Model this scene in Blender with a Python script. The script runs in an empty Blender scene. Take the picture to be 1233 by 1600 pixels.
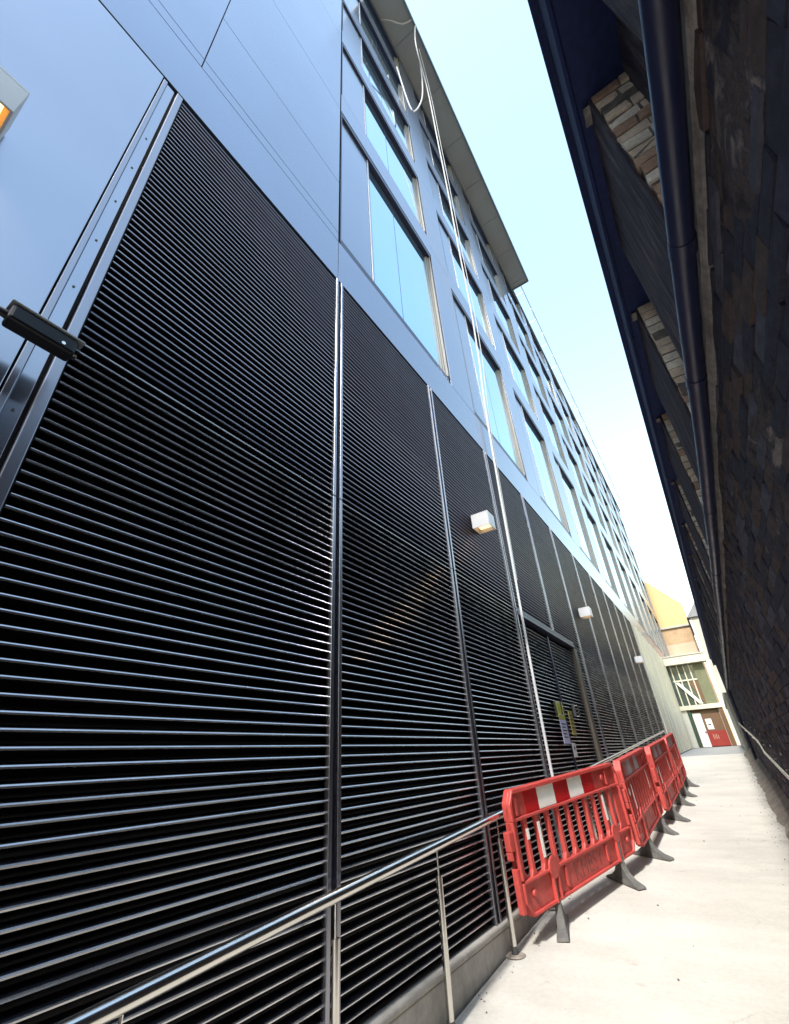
import bpy, math, random
from mathutils import Vector, Matrix
random.seed(7)
R = math.radians
scene = bpy.context.scene
COL = scene.collection

# ------------------------------------------------------------------ camera (eye level is z = 0; the alley runs along +Y)
YAW, PITCH, ROLL, FOCAL = .5650, .5170, -.0630, 693.0
cy, sy, cp, sp, cr, sr = math.cos(YAW), math.sin(YAW), math.cos(PITCH), math.sin(PITCH), math.cos(ROLL), math.sin(ROLL)
fwd = Vector((-sy*cp, cy*cp, sp)); right0 = Vector((cy, sy, 0)); up0 = right0.cross(fwd)
right = cr*right0 + sr*up0; up = -sr*right0 + cr*up0
cam = bpy.data.cameras.new('camera'); cam_ob = bpy.data.objects.new('camera', cam); COL.objects.link(cam_ob)
cam.sensor_fit = 'HORIZONTAL'; cam.sensor_width = 36; cam.lens = 36*FOCAL/1233
cam.clip_start = .02; cam.clip_end = 2000
cam_ob.matrix_world = Matrix(((right.x, up.x, -fwd.x, 0), (right.y, up.y, -fwd.y, 0), (right.z, up.z, -fwd.z, 0), (0, 0, 0, 1)))
scene.camera = cam_ob

# ------------------------------------------------------------------ sky, sun, exposure
SUN_EL, SUN_AZ = R(48), R(178.2)        # behind the camera along the alley, a touch to the right
w = bpy.data.worlds.new('World'); scene.world = w; w.use_nodes = True
nt = w.node_tree; nt.nodes.clear()
sky = nt.nodes.new('ShaderNodeTexSky'); sky.sky_type = 'NISHITA'; sky.sun_disc = False
sky.sun_elevation = SUN_EL; sky.sun_rotation = SUN_AZ; sky.air_density = 2.3; sky.dust_density = 1.0; sky.ozone_density = .6
bg = nt.nodes.new('ShaderNodeBackground'); bg.inputs[1].default_value = .15
wo = nt.nodes.new('ShaderNodeOutputWorld')
nt.links.new(sky.outputs[0], bg.inputs[0]); nt.links.new(bg.outputs[0], wo.inputs[0])
sun = bpy.data.lights.new('sun', 'SUN'); sun.energy = 2.2; sun.angle = R(5); sun.color = (1, .96, .90)
sun_ob = bpy.data.objects.new('sun', sun); COL.objects.link(sun_ob)
sv = Vector((math.sin(SUN_AZ)*math.cos(SUN_EL), math.cos(SUN_AZ)*math.cos(SUN_EL), math.sin(SUN_EL)))
sun_ob.rotation_euler = sv.to_track_quat('Z', 'Y').to_euler()
sun_ob.location = (0, 60, 60)
vs = scene.view_settings
vs.view_transform = 'Standard'; vs.look = 'None'; vs.gamma = 1; vs.use_curve_mapping = False; vs.exposure = 1.62
scene.cycles.use_denoising = True
scene.cycles.max_bounces = 7; scene.cycles.diffuse_bounces = 4; scene.cycles.glossy_bounces = 4

# ------------------------------------------------------------------ materials
MATS = {}
def mat(name, base, rough=.5, metal=0., spec=.5, noise=None, bump=None, emit=None, estr=0, coat=0, trans=0, streak=None, rnoise=None):
    """noise=(scale, amount, detail, stretch xyz): base colour varies by +-amount; bump=(scale, strength, distance, stretch)"""
    if name in MATS: return MATS[name]
    m = bpy.data.materials.new(name); m.use_nodes = True; MATS[name] = m
    n = m.node_tree.nodes; L = m.node_tree.links
    b = n['Principled BSDF']
    b.inputs['Base Color'].default_value = (*base, 1); b.inputs['Roughness'].default_value = rough
    b.inputs['Metallic'].default_value = metal; b.inputs['Specular IOR Level'].default_value = spec
    b.inputs['Coat Weight'].default_value = coat; b.inputs['Coat Roughness'].default_value = .08
    tc = n.new('ShaderNodeTexCoord')
    def tex(scale, detail, stretch, rough_=.6):
        mp = n.new('ShaderNodeMapping'); mp.inputs['Scale'].default_value = stretch
        L.new(tc.outputs['Object'], mp.inputs[0])
        t = n.new('ShaderNodeTexNoise'); t.inputs['Scale'].default_value = scale; t.inputs['Detail'].default_value = detail
        t.inputs['Roughness'].default_value = rough_
        L.new(mp.outputs[0], t.inputs['Vector']); return t
    if noise:
        cols = None
        src = b.inputs['Base Color']
        prev = None
        for i, (sc, am, de, st) in enumerate(noise):
            t = tex(sc, de, st)
            ramp = n.new('ShaderNodeMapRange'); ramp.inputs['From Min'].default_value = .28; ramp.inputs['From Max'].default_value = .72
            ramp.inputs['To Min'].default_value = 1-am; ramp.inputs['To Max'].default_value = 1+am
            L.new(t.outputs['Fac'], ramp.inputs['Value'])
            mul = n.new('ShaderNodeMix'); mul.data_type = 'RGBA'; mul.blend_type = 'MULTIPLY'; mul.inputs[0].default_value = 1
            if prev is None: mul.inputs[6].default_value = (*base, 1)
            else: L.new(prev, mul.inputs[6])
            L.new(ramp.outputs[0], mul.inputs[7]); prev = mul.outputs[2]
        L.new(prev, src)
    if rnoise:
        t = tex(rnoise[0], 4, rnoise[2])
        mr = n.new('ShaderNodeMapRange'); mr.inputs['From Min'].default_value = .3; mr.inputs['From Max'].default_value = .7
        mr.inputs['To Min'].default_value = max(.02, rough-rnoise[1]); mr.inputs['To Max'].default_value = rough+rnoise[1]
        L.new(t.outputs['Fac'], mr.inputs['Value']); L.new(mr.outputs[0], b.inputs['Roughness'])
    if bump:
        prevn = None
        for (sc, stg, dist, st, *dt) in bump:
            t = tex(sc, dt[0] if dt else 6, st)
            bp = n.new('ShaderNodeBump'); bp.inputs['Strength'].default_value = stg; bp.inputs['Distance'].default_value = dist
            L.new(t.outputs['Fac'], bp.inputs['Height'])
            if prevn: L.new(prevn, bp.inputs['Normal'])
            prevn = bp.outputs[0]
        L.new(prevn, b.inputs['Normal'])
    if emit:
        b.inputs['Emission Color'].default_value = (*emit, 1); b.inputs['Emission Strength'].default_value = estr
    if trans:
        tr = n.new('ShaderNodeBsdfTranslucent'); tr.inputs[0].default_value = (*base, 1)
        if noise: L.new(prev, tr.inputs[0])
        mx = n.new('ShaderNodeMixShader'); mx.inputs[0].default_value = trans
        L.new(b.outputs[0], mx.inputs[1]); L.new(tr.outputs[0], mx.inputs[2])
        L.new(mx.outputs[0], n['Material Output'].inputs[0])
    return m
O = (1, 1, 1)
M = dict(
 panel=mat('facade_metal', (.235, .265, .34), .22, .85, noise=[(.6, .05, 2, O)], bump=[(.5, .04, .02, O, 0)]),
 frame=mat('window_metal', (.50, .50, .52), .38, .6, noise=[(3, .05, 3, O)]),
 jamb=mat('jamb_metal', (.24, .23, .215), .45, .2, noise=[(5, .07, 3, (1, 1, .2))]),
 navy=mat('navy_metal', (.03, .035, .07), .4, .3, noise=[(4, .15, 3, O)]),
 glass=mat('window_glass', (.40, .62, .82), .03, .92, noise=[(.5, .05, 2, O)], bump=[(.7, .05, .012, O, 0)]),
 infill=mat('infill_metal', (.25, .28, .35), .2, .85, noise=[(.6, .05, 2, O)]),
 slat=mat('louvre_blade_metal', (.055, .055, .075), .34, .6, noise=[(3, .2, 4, (1, .3, 1)), (40, .15, 3, (1, .1, 1))], rnoise=(8, .08, (1, .2, 1))),
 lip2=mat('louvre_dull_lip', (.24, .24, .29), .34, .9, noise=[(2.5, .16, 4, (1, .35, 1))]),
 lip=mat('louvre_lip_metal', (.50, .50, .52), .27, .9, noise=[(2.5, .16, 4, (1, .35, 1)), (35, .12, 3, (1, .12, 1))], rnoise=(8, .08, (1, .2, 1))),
 mull=mat('mullion_metal', (.28, .28, .32), .30, .9, noise=[(6, .06, 3, (1, 1, .1))], rnoise=(5, .07, (1, 1, .2))),
 black=mat('black_void', (.006, .006, .008), .8, noise=[(3, .3, 3, O)]),
 darkpanel=mat('dark_gloss_panel', (.32, .34, .40), .2, .85, noise=[(.6, .06, 2, O)], bump=[(.4, .05, .02, O, 0)]),
 plinth=mat('plinth_concrete', (.34, .32, .29), .8, noise=[(2.5, .22, 6, O), (22, .12, 5, O), (4, .15, 4, (1, 1, .15))], bump=[(30, .25, .01, O)]),
 floor=mat('ramp_concrete', (.50, .475, .425), .75, noise=[(.7, .13, 5, O), (2.6, .09, 6, (.55, 1.3, 1)), (30, .07, 5, O)], bump=[(6, .22, .02, (.5, 1.6, 1)), (60, .3, .006, O)]),
 landing=mat('landing_concrete', (.30, .30, .29), .8, noise=[(2, .12, 5, O), (20, .08, 4, O)], bump=[(30, .2, .01, O)]),
 ground=mat('ground_asphalt', (.06, .06, .06), .9, noise=[(.5, .2, 5, O)], bump=[(30, .3, .02, O)]),
 kerbdirt=mat('dirty_mortar', (.22, .19, .16), .9, noise=[(3, .35, 6, O), (18, .25, 5, O)], bump=[(14, .6, .03, O)]),
 steel=mat('stainless_steel', (.62, .60, .57), .22, 1., noise=[(4, .05, 3, O)], rnoise=(9, .06, (1, .2, 1))),
 steeldark=mat('dull_steel', (.10, .10, .10), .5, .6, noise=[(9, .2, 3, O)]),
 red=mat('red_plastic', (.64, .10, .085), .46, 0, .5, noise=[(2.2, .16, 5, O), (26, .10, 5, O), (7, .10, 6, (1, 1, .25))], bump=[(18, .12, .006, O)], trans=.36, rnoise=(6, .12, O)),
 orange=mat('orange_plastic', (.70, .09, .03), .45, 0, .4, noise=[(5, .1, 4, O)], trans=.2),
 white_refl=mat('white_reflective', (.80, .79, .74), .35, 0, .5, noise=[(4, .08, 5, O), (22, .05, 5, O)]),
 grubby_refl=mat('grubby_reflective', (.40, .36, .36), .5, 0, .4, noise=[(3, .35, 6, O), (16, .2, 5, O)]),
 red_refl=mat('red_reflective', (.42, .012, .014), .3, 0, .5, noise=[(6, .15, 5, O)]),
 rubber=mat('grey_rubber', (.115, .112, .105), .75, 0, .3, noise=[(6, .3, 5, O), (40, .15, 4, O)], bump=[(25, .3, .01, O)]),
 stencil=mat('stencil_paint', (.30, .065, .055), .7, noise=[(18, .5, 5, O)]),
 lampwhite=mat('lamp_white', (.42, .42, .45), .4, noise=[(6, .04, 3, O)]),
 lampglow=mat('lamp_glow', (1, .85, .6), .5, emit=(1, .66, .30), estr=.75),
 lampinner=mat('lamp_inner', (.60, .36, .13), .6, noise=[(8, .1, 3, O)]),
 cable=mat('white_cable', (.50, .50, .52), .5, noise=[(9, .06, 3, O)]),
 blackplastic=mat('black_plastic', (.006, .006, .009), .42, 0, .25, noise=[(6, .2, 3, O)]),
 lens=mat('lens_glass', (.01, .012, .02), .05, 0, .8, noise=[(6, .1, 2, O)]),
 pipe=mat('black_pipe', (.012, .016, .05), .38, 0, .45, noise=[(5, .3, 4, (1, .2, 1))], bump=[(30, .15, .004, O)], rnoise=(7, .1, O)),
 fascia=mat('blue_black_fascia', (.014, .024, .088), .7, 0, .2, noise=[(3, .35, 5, (1, .2, 1)), (30, .2, 4, O)], bump=[(20, .2, .006, O)]),
 soot=mat('sooty_render', (.035, .031, .034), .85, 0, .3, noise=[(4, .5, 6, (1, .5, 1)), (22, .4, 5, O)], bump=[(9, .9, .04, (1, .5, 1)), (45, .5, .01, O)]),
 brick_dark=mat('sooty_brick', (.030, .031, .055), .85, 0, .3, noise=[(2.2, .55, 6, O), (20, .35, 5, O)], bump=[(12, .8, .02, O), (60, .5, .008, O)]),
 brick_brown=mat('brown_brick', (.072, .053, .055), .85, 0, .3, noise=[(2.2, .5, 6, O), (20, .35, 5, O)], bump=[(12, .8, .02, O), (60, .5, .008, O)]),
 brick_grey=mat('grey_brick', (.070, .073, .105), .85, 0, .3, noise=[(2.2, .5, 6, O), (20, .35, 5, O)], bump=[(12, .8, .02, O), (60, .5, .008, O)]),
 buff=mat('sunlit_buff_brick', (.64, .54, .44), .85, 0, .3, noise=[(9, .25, 5, O), (50, .2, 4, O)], bump=[(30, .6, .01, O)]),  # pale tones of the pier ends stand in for reflected sunlight
 sunlit_pink=mat('sunlit_pink_brick', (.42, .29, .22), .85, 0, .3, noise=[(9, .25, 5, O), (50, .2, 4, O)], bump=[(30, .6, .01, O)]),
 sunlit_pale=mat('sunlit_pale_brick', (.74, .69, .61), .85, 0, .3, noise=[(9, .25, 5, O), (50, .2, 4, O)], bump=[(30, .6, .01, O)]),
 mortar=mat('dark_mortar', (.075, .074, .092), .95, 0, .2, noise=[(6, .4, 6, O)], bump=[(30, .7, .02, O)]),
 cement=mat('grey_cement', (.16, .15, .15), .9, 0, .3, noise=[(6, .4, 6, O), (30, .3, 5, O)], bump=[(20, .8, .02, O)]),
 soffit=mat('soffit_board', (.42, .40, .36), .7, noise=[(1.5, .06, 4, O)]),
 canopyedge=mat('canopy_metal', (.20, .24, .24), .35, .6, noise=[(2, .08, 3, (1, .2, 1))]),
 railgrey=mat('rail_paint', (.25, .27, .29), .4, .5, noise=[(5, .1, 3, O)]),
 cream=mat('cream_cladding', (.50, .47, .37), .55, noise=[(2, .08, 4, (1, 1, .15)), (14, .05, 4, O)]),
 creamgrey=mat('grey_cladding', (.42, .41, .36), .6, noise=[(2, .12, 4, (1, 1, .15)), (14, .06, 4, O)]),
 farorange=mat('ochre_render', (.60, .41, .20), .8, noise=[(1.2, .06, 5, O), (12, .04, 4, O)], bump=[(20, .2, .02, O)]),
 farbrick=mat('tan_brick', (.52, .36, .22), .85, noise=[(3, .15, 5, O), (20, .1, 4, O)]),
 farpink=mat('pink_render', (.60, .42, .30), .8, noise=[(1.5, .1, 5, O)]),
 farstone=mat('pale_stone', (.40, .375, .33), .8, noise=[(2, .12, 5, O)]),
 slate=mat('slate_tiles', (.20, .20, .21), .7, noise=[(3, .2, 5, O)]),
 dgreen=mat('green_door_paint', (.02, .06, .04), .4, noise=[(5, .15, 3, O)]),
 wdoor=mat('white_door_paint', (.62, .64, .60), .45, noise=[(3, .05, 3, O)]),
 brownboard=mat('brown_board', (.12, .062, .028), .6, noise=[(3, .15, 5, (1, 1, .3))]),
 redboard=mat('red_board', (.22, .018, .012), .5, noise=[(3, .12, 4, O)]),
 paper=mat('notice_paper', (.66, .64, .60), .7, noise=[(10, .05, 3, O)]),
 ink=mat('ink', (.02, .02, .02), .7, noise=[(10, .1, 3, O)]),
 inkred=mat('red_ink', (.55, .10, .08), .7, noise=[(10, .1, 3, O)]),
 yellow=mat('yellow_sign', (.42, .42, .06), .5, noise=[(6, .08, 3, O)]),
 olive=mat('ochre_sign', (.26, .22, .05), .5, noise=[(6, .1, 3, O)]),
 lilac=mat('pale_sign', (.55, .55, .72), .5, noise=[(6, .06, 3, O)]),
 darkglass=mat('dark_glazing', (.05, .07, .06), .08, 0, .6, noise=[(1, .3, 3, O)]),
 greenpanel=mat('moss_panel', (.13, .135, .075), .8, noise=[(2, .2, 5, O)]),
 doorjamb=mat('bronze_jamb', (.10, .085, .07), .5, .4, noise=[(4, .15, 3, (1, 1, .2))]),
)

def mottled(name, stops, scale, stretch, rough=.85, bump=((7, .9, .05), (40, .6, .012))):
    m = bpy.data.materials.new(name); m.use_nodes = True; n = m.node_tree.nodes; L = m.node_tree.links; b = n['Principled BSDF']
    b.inputs['Roughness'].default_value = rough; b.inputs['Specular IOR Level'].default_value = .3
    tc = n.new('ShaderNodeTexCoord'); mp = n.new('ShaderNodeMapping'); mp.inputs['Scale'].default_value = stretch; L.new(tc.outputs['Object'], mp.inputs[0])
    wv = n.new('ShaderNodeTexNoise'); wv.inputs['Scale'].default_value = scale; wv.inputs['Detail'].default_value = 8; wv.inputs['Roughness'].default_value = .68; wv.inputs['Distortion'].default_value = .8
    L.new(mp.outputs[0], wv.inputs['Vector'])
    r = n.new('ShaderNodeValToRGB'); L.new(wv.outputs['Fac'], r.inputs[0]); el = r.color_ramp.elements
    while len(el) < len(stops): el.new(.5)
    for e, (p, c) in zip(el, stops): e.position = p; e.color = (*c, 1)
    L.new(r.outputs[0], b.inputs['Base Color']); prev = None
    for (sc, st, di) in bump:
        t = n.new('ShaderNodeTexNoise'); t.inputs['Scale'].default_value = sc; t.inputs['Detail'].default_value = 7; L.new(mp.outputs[0], t.inputs['Vector'])
        bp = n.new('ShaderNodeBump'); bp.inputs['Strength'].default_value = st; bp.inputs['Distance'].default_value = di; L.new(t.outputs['Fac'], bp.inputs['Height'])
        if prev: L.new(prev, bp.inputs['Normal'])
        prev = bp.outputs[0]
    L.new(prev, b.inputs['Normal']); M[name] = m
mottled('old_render', bump=((5, .9, .06), (22, 1., .03), (70, .7, .01)), stops=[(.34, (.006, .007, .018)), (.44, (.022, .019, .028)), (.51, (.075, .058, .055)), (.56, (.035, .032, .045)), (.66, (.20, .17, .16))], scale=6.0, stretch=(1, .8, 1.0))
mottled('streaked_render', [(.32, (.012, .012, .026)), (.5, (.040, .036, .052)), (.62, (.095, .082, .095)), (.72, (.17, .15, .15))], 6, (1, 3.0, .35))

def dirty_floor():
    m = M['floor']; n = m.node_tree.nodes; L = m.node_tree.links; b = n['Principled BSDF']
    src = b.inputs['Base Color'].links[0].from_socket
    tc = n.new('ShaderNodeTexCoord'); sep = n.new('ShaderNodeSeparateXYZ'); L.new(tc.outputs['Object'], sep.inputs[0])
    def math_(op, a, b_=None):
        q = n.new('ShaderNodeMath'); q.operation = op
        for i, v in enumerate((a, b_)):
            if v is None: continue
            if isinstance(v, (int, float)): q.inputs[i].default_value = v
            else: L.new(v, q.inputs[i])
        return q.outputs[0]
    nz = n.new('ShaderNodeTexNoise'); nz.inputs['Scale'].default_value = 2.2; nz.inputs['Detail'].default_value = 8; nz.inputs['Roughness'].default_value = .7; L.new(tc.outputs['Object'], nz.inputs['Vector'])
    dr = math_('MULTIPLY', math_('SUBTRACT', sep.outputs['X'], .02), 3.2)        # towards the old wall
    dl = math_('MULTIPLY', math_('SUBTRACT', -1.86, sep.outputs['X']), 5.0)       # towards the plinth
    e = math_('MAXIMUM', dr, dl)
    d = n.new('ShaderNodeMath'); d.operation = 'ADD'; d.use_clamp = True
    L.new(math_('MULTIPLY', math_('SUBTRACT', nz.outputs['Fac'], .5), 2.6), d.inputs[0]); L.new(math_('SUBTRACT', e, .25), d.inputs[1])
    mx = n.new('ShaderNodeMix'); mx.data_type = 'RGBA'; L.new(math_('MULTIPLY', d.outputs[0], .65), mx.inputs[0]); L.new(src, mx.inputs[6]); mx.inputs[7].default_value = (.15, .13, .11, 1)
    # hairline cracks and a few darker drips
    vo = n.new('ShaderNodeTexVoronoi'); vo.feature = 'DISTANCE_TO_EDGE'; vo.inputs['Scale'].default_value = .55
    wp = n.new('ShaderNodeVectorMath'); wp.operation = 'ADD'; n2 = n.new('ShaderNodeTexNoise'); n2.inputs['Scale'].default_value = 3; n2.inputs['Detail'].default_value = 6; L.new(tc.outputs['Object'], n2.inputs['Vector'])
    L.new(tc.outputs['Object'], wp.inputs[0]); L.new(n2.outputs['Color'], wp.inputs[1]); L.new(wp.outputs[0], vo.inputs['Vector'])
    ck = n.new('ShaderNodeMapRange'); ck.inputs['From Min'].default_value = 0; ck.inputs['From Max'].default_value = .007; ck.inputs['To Min'].default_value = .38; ck.inputs['To Max'].default_value = 0
    L.new(vo.outputs['Distance'], ck.inputs['Value'])
    n3 = n.new('ShaderNodeTexNoise'); n3.inputs['Scale'].default_value = .9; L.new(tc.outputs['Object'], n3.inputs['Vector'])
    gate = n.new('ShaderNodeMapRange'); gate.inputs['From Min'].default_value = .5; gate.inputs['From Max'].default_value = .62; L.new(n3.outputs['Fac'], gate.inputs['Value'])
    m2 = n.new('ShaderNodeMix'); m2.data_type = 'RGBA'; L.new(math_('MULTIPLY', ck.outputs[0], gate.outputs[0]), m2.inputs[0]); L.new(mx.outputs[2], m2.inputs[6]); m2.inputs[7].default_value = (.16, .14, .12, 1)
    n4 = n.new('ShaderNodeTexNoise'); n4.inputs['Scale'].default_value = 5; n4.inputs['Detail'].default_value = 3; L.new(tc.outputs['Object'], n4.inputs['Vector'])
    g4 = n.new('ShaderNodeMapRange'); g4.inputs['From Min'].default_value = .68; g4.inputs['From Max'].default_value = .74; g4.inputs['To Max'].default_value = .35; L.new(n4.outputs['Fac'], g4.inputs['Value'])
    m3 = n.new('ShaderNodeMix'); m3.data_type = 'RGBA'; L.new(g4.outputs[0], m3.inputs[0]); L.new(m2.outputs[2], m3.inputs[6]); m3.inputs[7].default_value = (.24, .21, .18, 1)
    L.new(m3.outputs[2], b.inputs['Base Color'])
dirty_floor()

# ------------------------------------------------------------------ mesh helpers
class MB:
    def __init__(s): s.v = []; s.f = []
    def poly(s, vs, fs):
        o = len(s.v); s.v += [tuple(v) for v in vs]; s.f += [tuple(i+o for i in f) for f in fs]; return s
    def box(s, x0, x1, y0, y1, z0, z1):
        return s.poly([(x0,y0,z0),(x1,y0,z0),(x1,y1,z0),(x0,y1,z0),(x0,y0,z1),(x1,y0,z1),(x1,y1,z1),(x0,y1,z1)],
                      [(3,2,1,0),(4,5,6,7),(0,1,5,4),(1,2,6,5),(2,3,7,6),(3,0,4,7)])
    def prism(s, pts, a, b, axis):
        """pts: closed 2D outline; extruded along axis from a to b. axis x: pts=(y,z); y: pts=(x,z); z: pts=(x,y)"""
        def P(p, t):
            return (t, p[0], p[1]) if axis == 'x' else (p[0], t, p[1]) if axis == 'y' else (p[0], p[1], t)
        n = len(pts); area = sum(pts[i][0]*pts[(i+1) % n][1]-pts[(i+1) % n][0]*pts[i][1] for i in range(n))
        if (area < 0) != (axis == 'y'): pts = pts[::-1]
        vs = [P(p, a) for p in pts]+[P(p, b) for p in pts]
        fs = [tuple(range(n))[::-1], tuple(range(n, 2*n))]+[(i, (i+1) % n, n+(i+1) % n, n+i) for i in range(n)]
        if b < a: fs = [f[::-1] for f in fs]
        return s.poly(vs, fs)
    def tube(s, pts, r, seg=10, cap=True):
        pts = [Vector(p) for p in pts]; rings = []; prev = None
        for i, p in enumerate(pts):
            d = (pts[min(i+1, len(pts)-1)]-pts[max(i-1, 0)]).normalized()
            if prev is None:
                a = d.cross(Vector((0, 0, 1)));
                if a.length < .05: a = d.cross(Vector((1, 0, 0)))
            else: a = prev-d*prev.dot(d)
            a.normalize(); prev = a; b = d.cross(a)
            rr = r[i] if isinstance(r, (list, tuple)) else r
            rings.append([p+a*math.cos(2*math.pi*k/seg)*rr+b*math.sin(2*math.pi*k/seg)*rr for k in range(seg)])
        o = len(s.v)
        for rg in rings: s.v += [tuple(q) for q in rg]
        for i in range(len(rings)-1):
            for k in range(seg):
                s.f.append((o+i*seg+k, o+i*seg+(k+1) % seg, o+(i+1)*seg+(k+1) % seg, o+(i+1)*seg+k))
        if cap:
            s.f.append(tuple(o+k for k in range(seg))[::-1]); s.f.append(tuple(o+(len(rings)-1)*seg+k for k in range(seg)))
        return s
    def mesh(s, name, m, smooth=False):
        me = bpy.data.meshes.new(name); me.from_pydata(s.v, [], s.f); me.update()
        me.materials.append(M[m] if isinstance(m, str) else m)
        if smooth:
            for p in me.polygons: p.use_smooth = True
        return me
    def build(s, name, m, parent=None, smooth=False, bevel=0, loc=None):
        o = put(name, s.mesh(name, m, smooth), parent, loc)
        if smooth:
            md = o.modifiers.new('edge_split', 'EDGE_SPLIT'); md.split_angle = R(40)
        if bevel:
            b = o.modifiers.new('bevel', 'BEVEL'); b.width = bevel; b.segments = 2; b.limit_method = 'ANGLE'
        return o
def put(name, me, parent=None, loc=None):
    o = bpy.data.objects.new(name, me); COL.objects.link(o)
    if loc: o.location = loc
    if parent: o.parent = parent
    return o
def tag(o, label=None, cat=None, group=None, kind=None):
    for k, v in (('label', label), ('category', cat), ('group', group), ('kind', kind)):
        if v: o[k] = v
    return o
def empty(name, loc=(0,0,0), rz=0):
    o = bpy.data.objects.new(name, None); COL.objects.link(o); o.location = loc; o.rotation_euler = (0,0,rz); o.empty_display_size = .2
    return o
def copy_tree(o, parent=None):
    c = o.copy(); COL.objects.link(c); c.parent = parent
    for ch in list(o.children): copy_tree(ch, c)
    return c
def text_mesh(txt, size, m, name, depth=.001):
    cu = bpy.data.curves.new(name, 'FONT'); cu.body = txt; cu.size = size; cu.extrude = depth; cu.align_x = 'CENTER'; cu.align_y = 'CENTER'
    o = bpy.data.objects.new(name, cu); COL.objects.link(o)
    dg = bpy.context.evaluated_depsgraph_get(); me = bpy.data.meshes.new_from_object(o.evaluated_get(dg))
    bpy.data.objects.remove(o); me.materials.clear(); me.materials.append(M[m]); me.name = name
    return me
def ray(px, py):
    return (px-616.5)/FOCAL*right-(py-800)/FOCAL*up+fwd
def at_x(px, py, x):
    d = ray(px, py); return d*(x/d.x)
def gz(y):                                   # height of the walking surface
    return -1.62+.06*y if y < 21.5 else -.33+(y-21.5)*.0165

FX = -2.05                                   # plane of the new building's facade
# ------------------------------------------------------------------ setting: ground, ramp, landing
g = MB().poly([(-400,-400,-3), (400,-400,-3), (400,600,-3), (-400,600,-3)], [(0,1,2,3)]).build('ground', 'ground'); tag(g, kind='structure')
m = MB(); xs = [-1.99, -1.6, -1.1, -.6, -.1, .3, .62]; ys = [-7+.75*i for i in range(39)]; ys[-1] = 21.5
vs_ = [(x + (random.uniform(-.02,.02) if i == 0 else 0), y, gz(y)+random.uniform(-.004,.004)) for y in ys for i, x in enumerate(xs)]
nx = len(xs)
m.poly(vs_, [(j*nx+i, j*nx+i+1, (j+1)*nx+i+1, (j+1)*nx+i) for j in range(len(ys)-1) for i in range(nx-1)])
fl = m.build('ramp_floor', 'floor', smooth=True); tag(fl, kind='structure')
tag(MB().poly([(-2.05,-26,gz(-7)-.004), (.62,-26,gz(-7)-.004), (.62,-6.9,gz(-6.9)-.004), (-2.05,-6.9,gz(-6.9)-.004)], [(0,1,2,3)]).build('path', 'floor'), kind='structure')
m = MB(); m.poly([(-2.2,21.5,gz(21.5)-.012), (.9,21.5,gz(21.5)-.012), (.9,36,gz(36)-.012), (-2.2,36,gz(36)-.012)], [(0,1,2,3)])
tag(m.build('landing', 'landing'), kind='structure')
# worn mortar fillet along the foot of the old wall
m = MB(); n = 90; rowa = []
for i in range(n+1):
    y = -4+25.5*i/n; k = random.uniform(-.035,.035)
    rowa.append([(.20+k, y, gz(y)+.003), (.30+k*.6, y, gz(y)+.05+abs(k)), (.47, y, gz(y)+.20+k)])
m.poly([p for r_ in rowa for p in r_], [(j*3+i, j*3+i+1, (j+1)*3+i+1, (j+1)*3+i) for j in range(n) for i in range(2)])
tag(m.build('mortar_fillet', 'kerbdirt', smooth=True), kind='structure')

# ------------------------------------------------------------------ new building on the left
B = empty('office_building', (FX, 2.3, -1.5)); tag(B, 'tall blue grey metal and glass building with black louvred ground floor', 'building')
B0 = Vector(B.location)
def part(mb, name, m, parent=None, **k):
    """mesh given in world coordinates, parented (B itself sits at B0)"""
    o = mb.build(name, m, parent or B, **k)
    if parent is None: o.location = -B0
    return o
YEND = 46.5
part(MB().box(FX-9, FX-.32, -26, YEND, -2.9, 21.2), 'wall_core', 'navy')
# -- louvres
MY = [.36, 2.36, 4.40, 6.38, 8.30, 10.27, 12.30, 14.30, 16.25, 18.20, 20.10, 22.00]
ZB, ZT, PITCHL = -1.15, 4.80, .0560
def slat_profile():
    return [(0, -.001), (-.003, .004), (-.055, .015), (-.055, .010), (-.005, -.008), (-.001, -.007)]
slat_cache = {}
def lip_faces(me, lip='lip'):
    """the rounded outer lip of each blade takes a brighter metal than the blade, darker above the joint"""
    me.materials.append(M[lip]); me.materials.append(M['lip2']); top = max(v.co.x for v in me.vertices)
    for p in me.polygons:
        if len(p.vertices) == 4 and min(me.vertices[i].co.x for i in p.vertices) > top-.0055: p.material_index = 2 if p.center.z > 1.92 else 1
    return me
def slat_mesh(L, lip='lip'):
    k = (round(L, 3), lip)
    if k not in slat_cache: slat_cache[k] = lip_faces(MB().prism(slat_profile(), 0, L, 'y').mesh('slat', 'slat'), lip)
    return slat_cache[k]
DOOR = (6.45, 9.60, 1.84)
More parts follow.
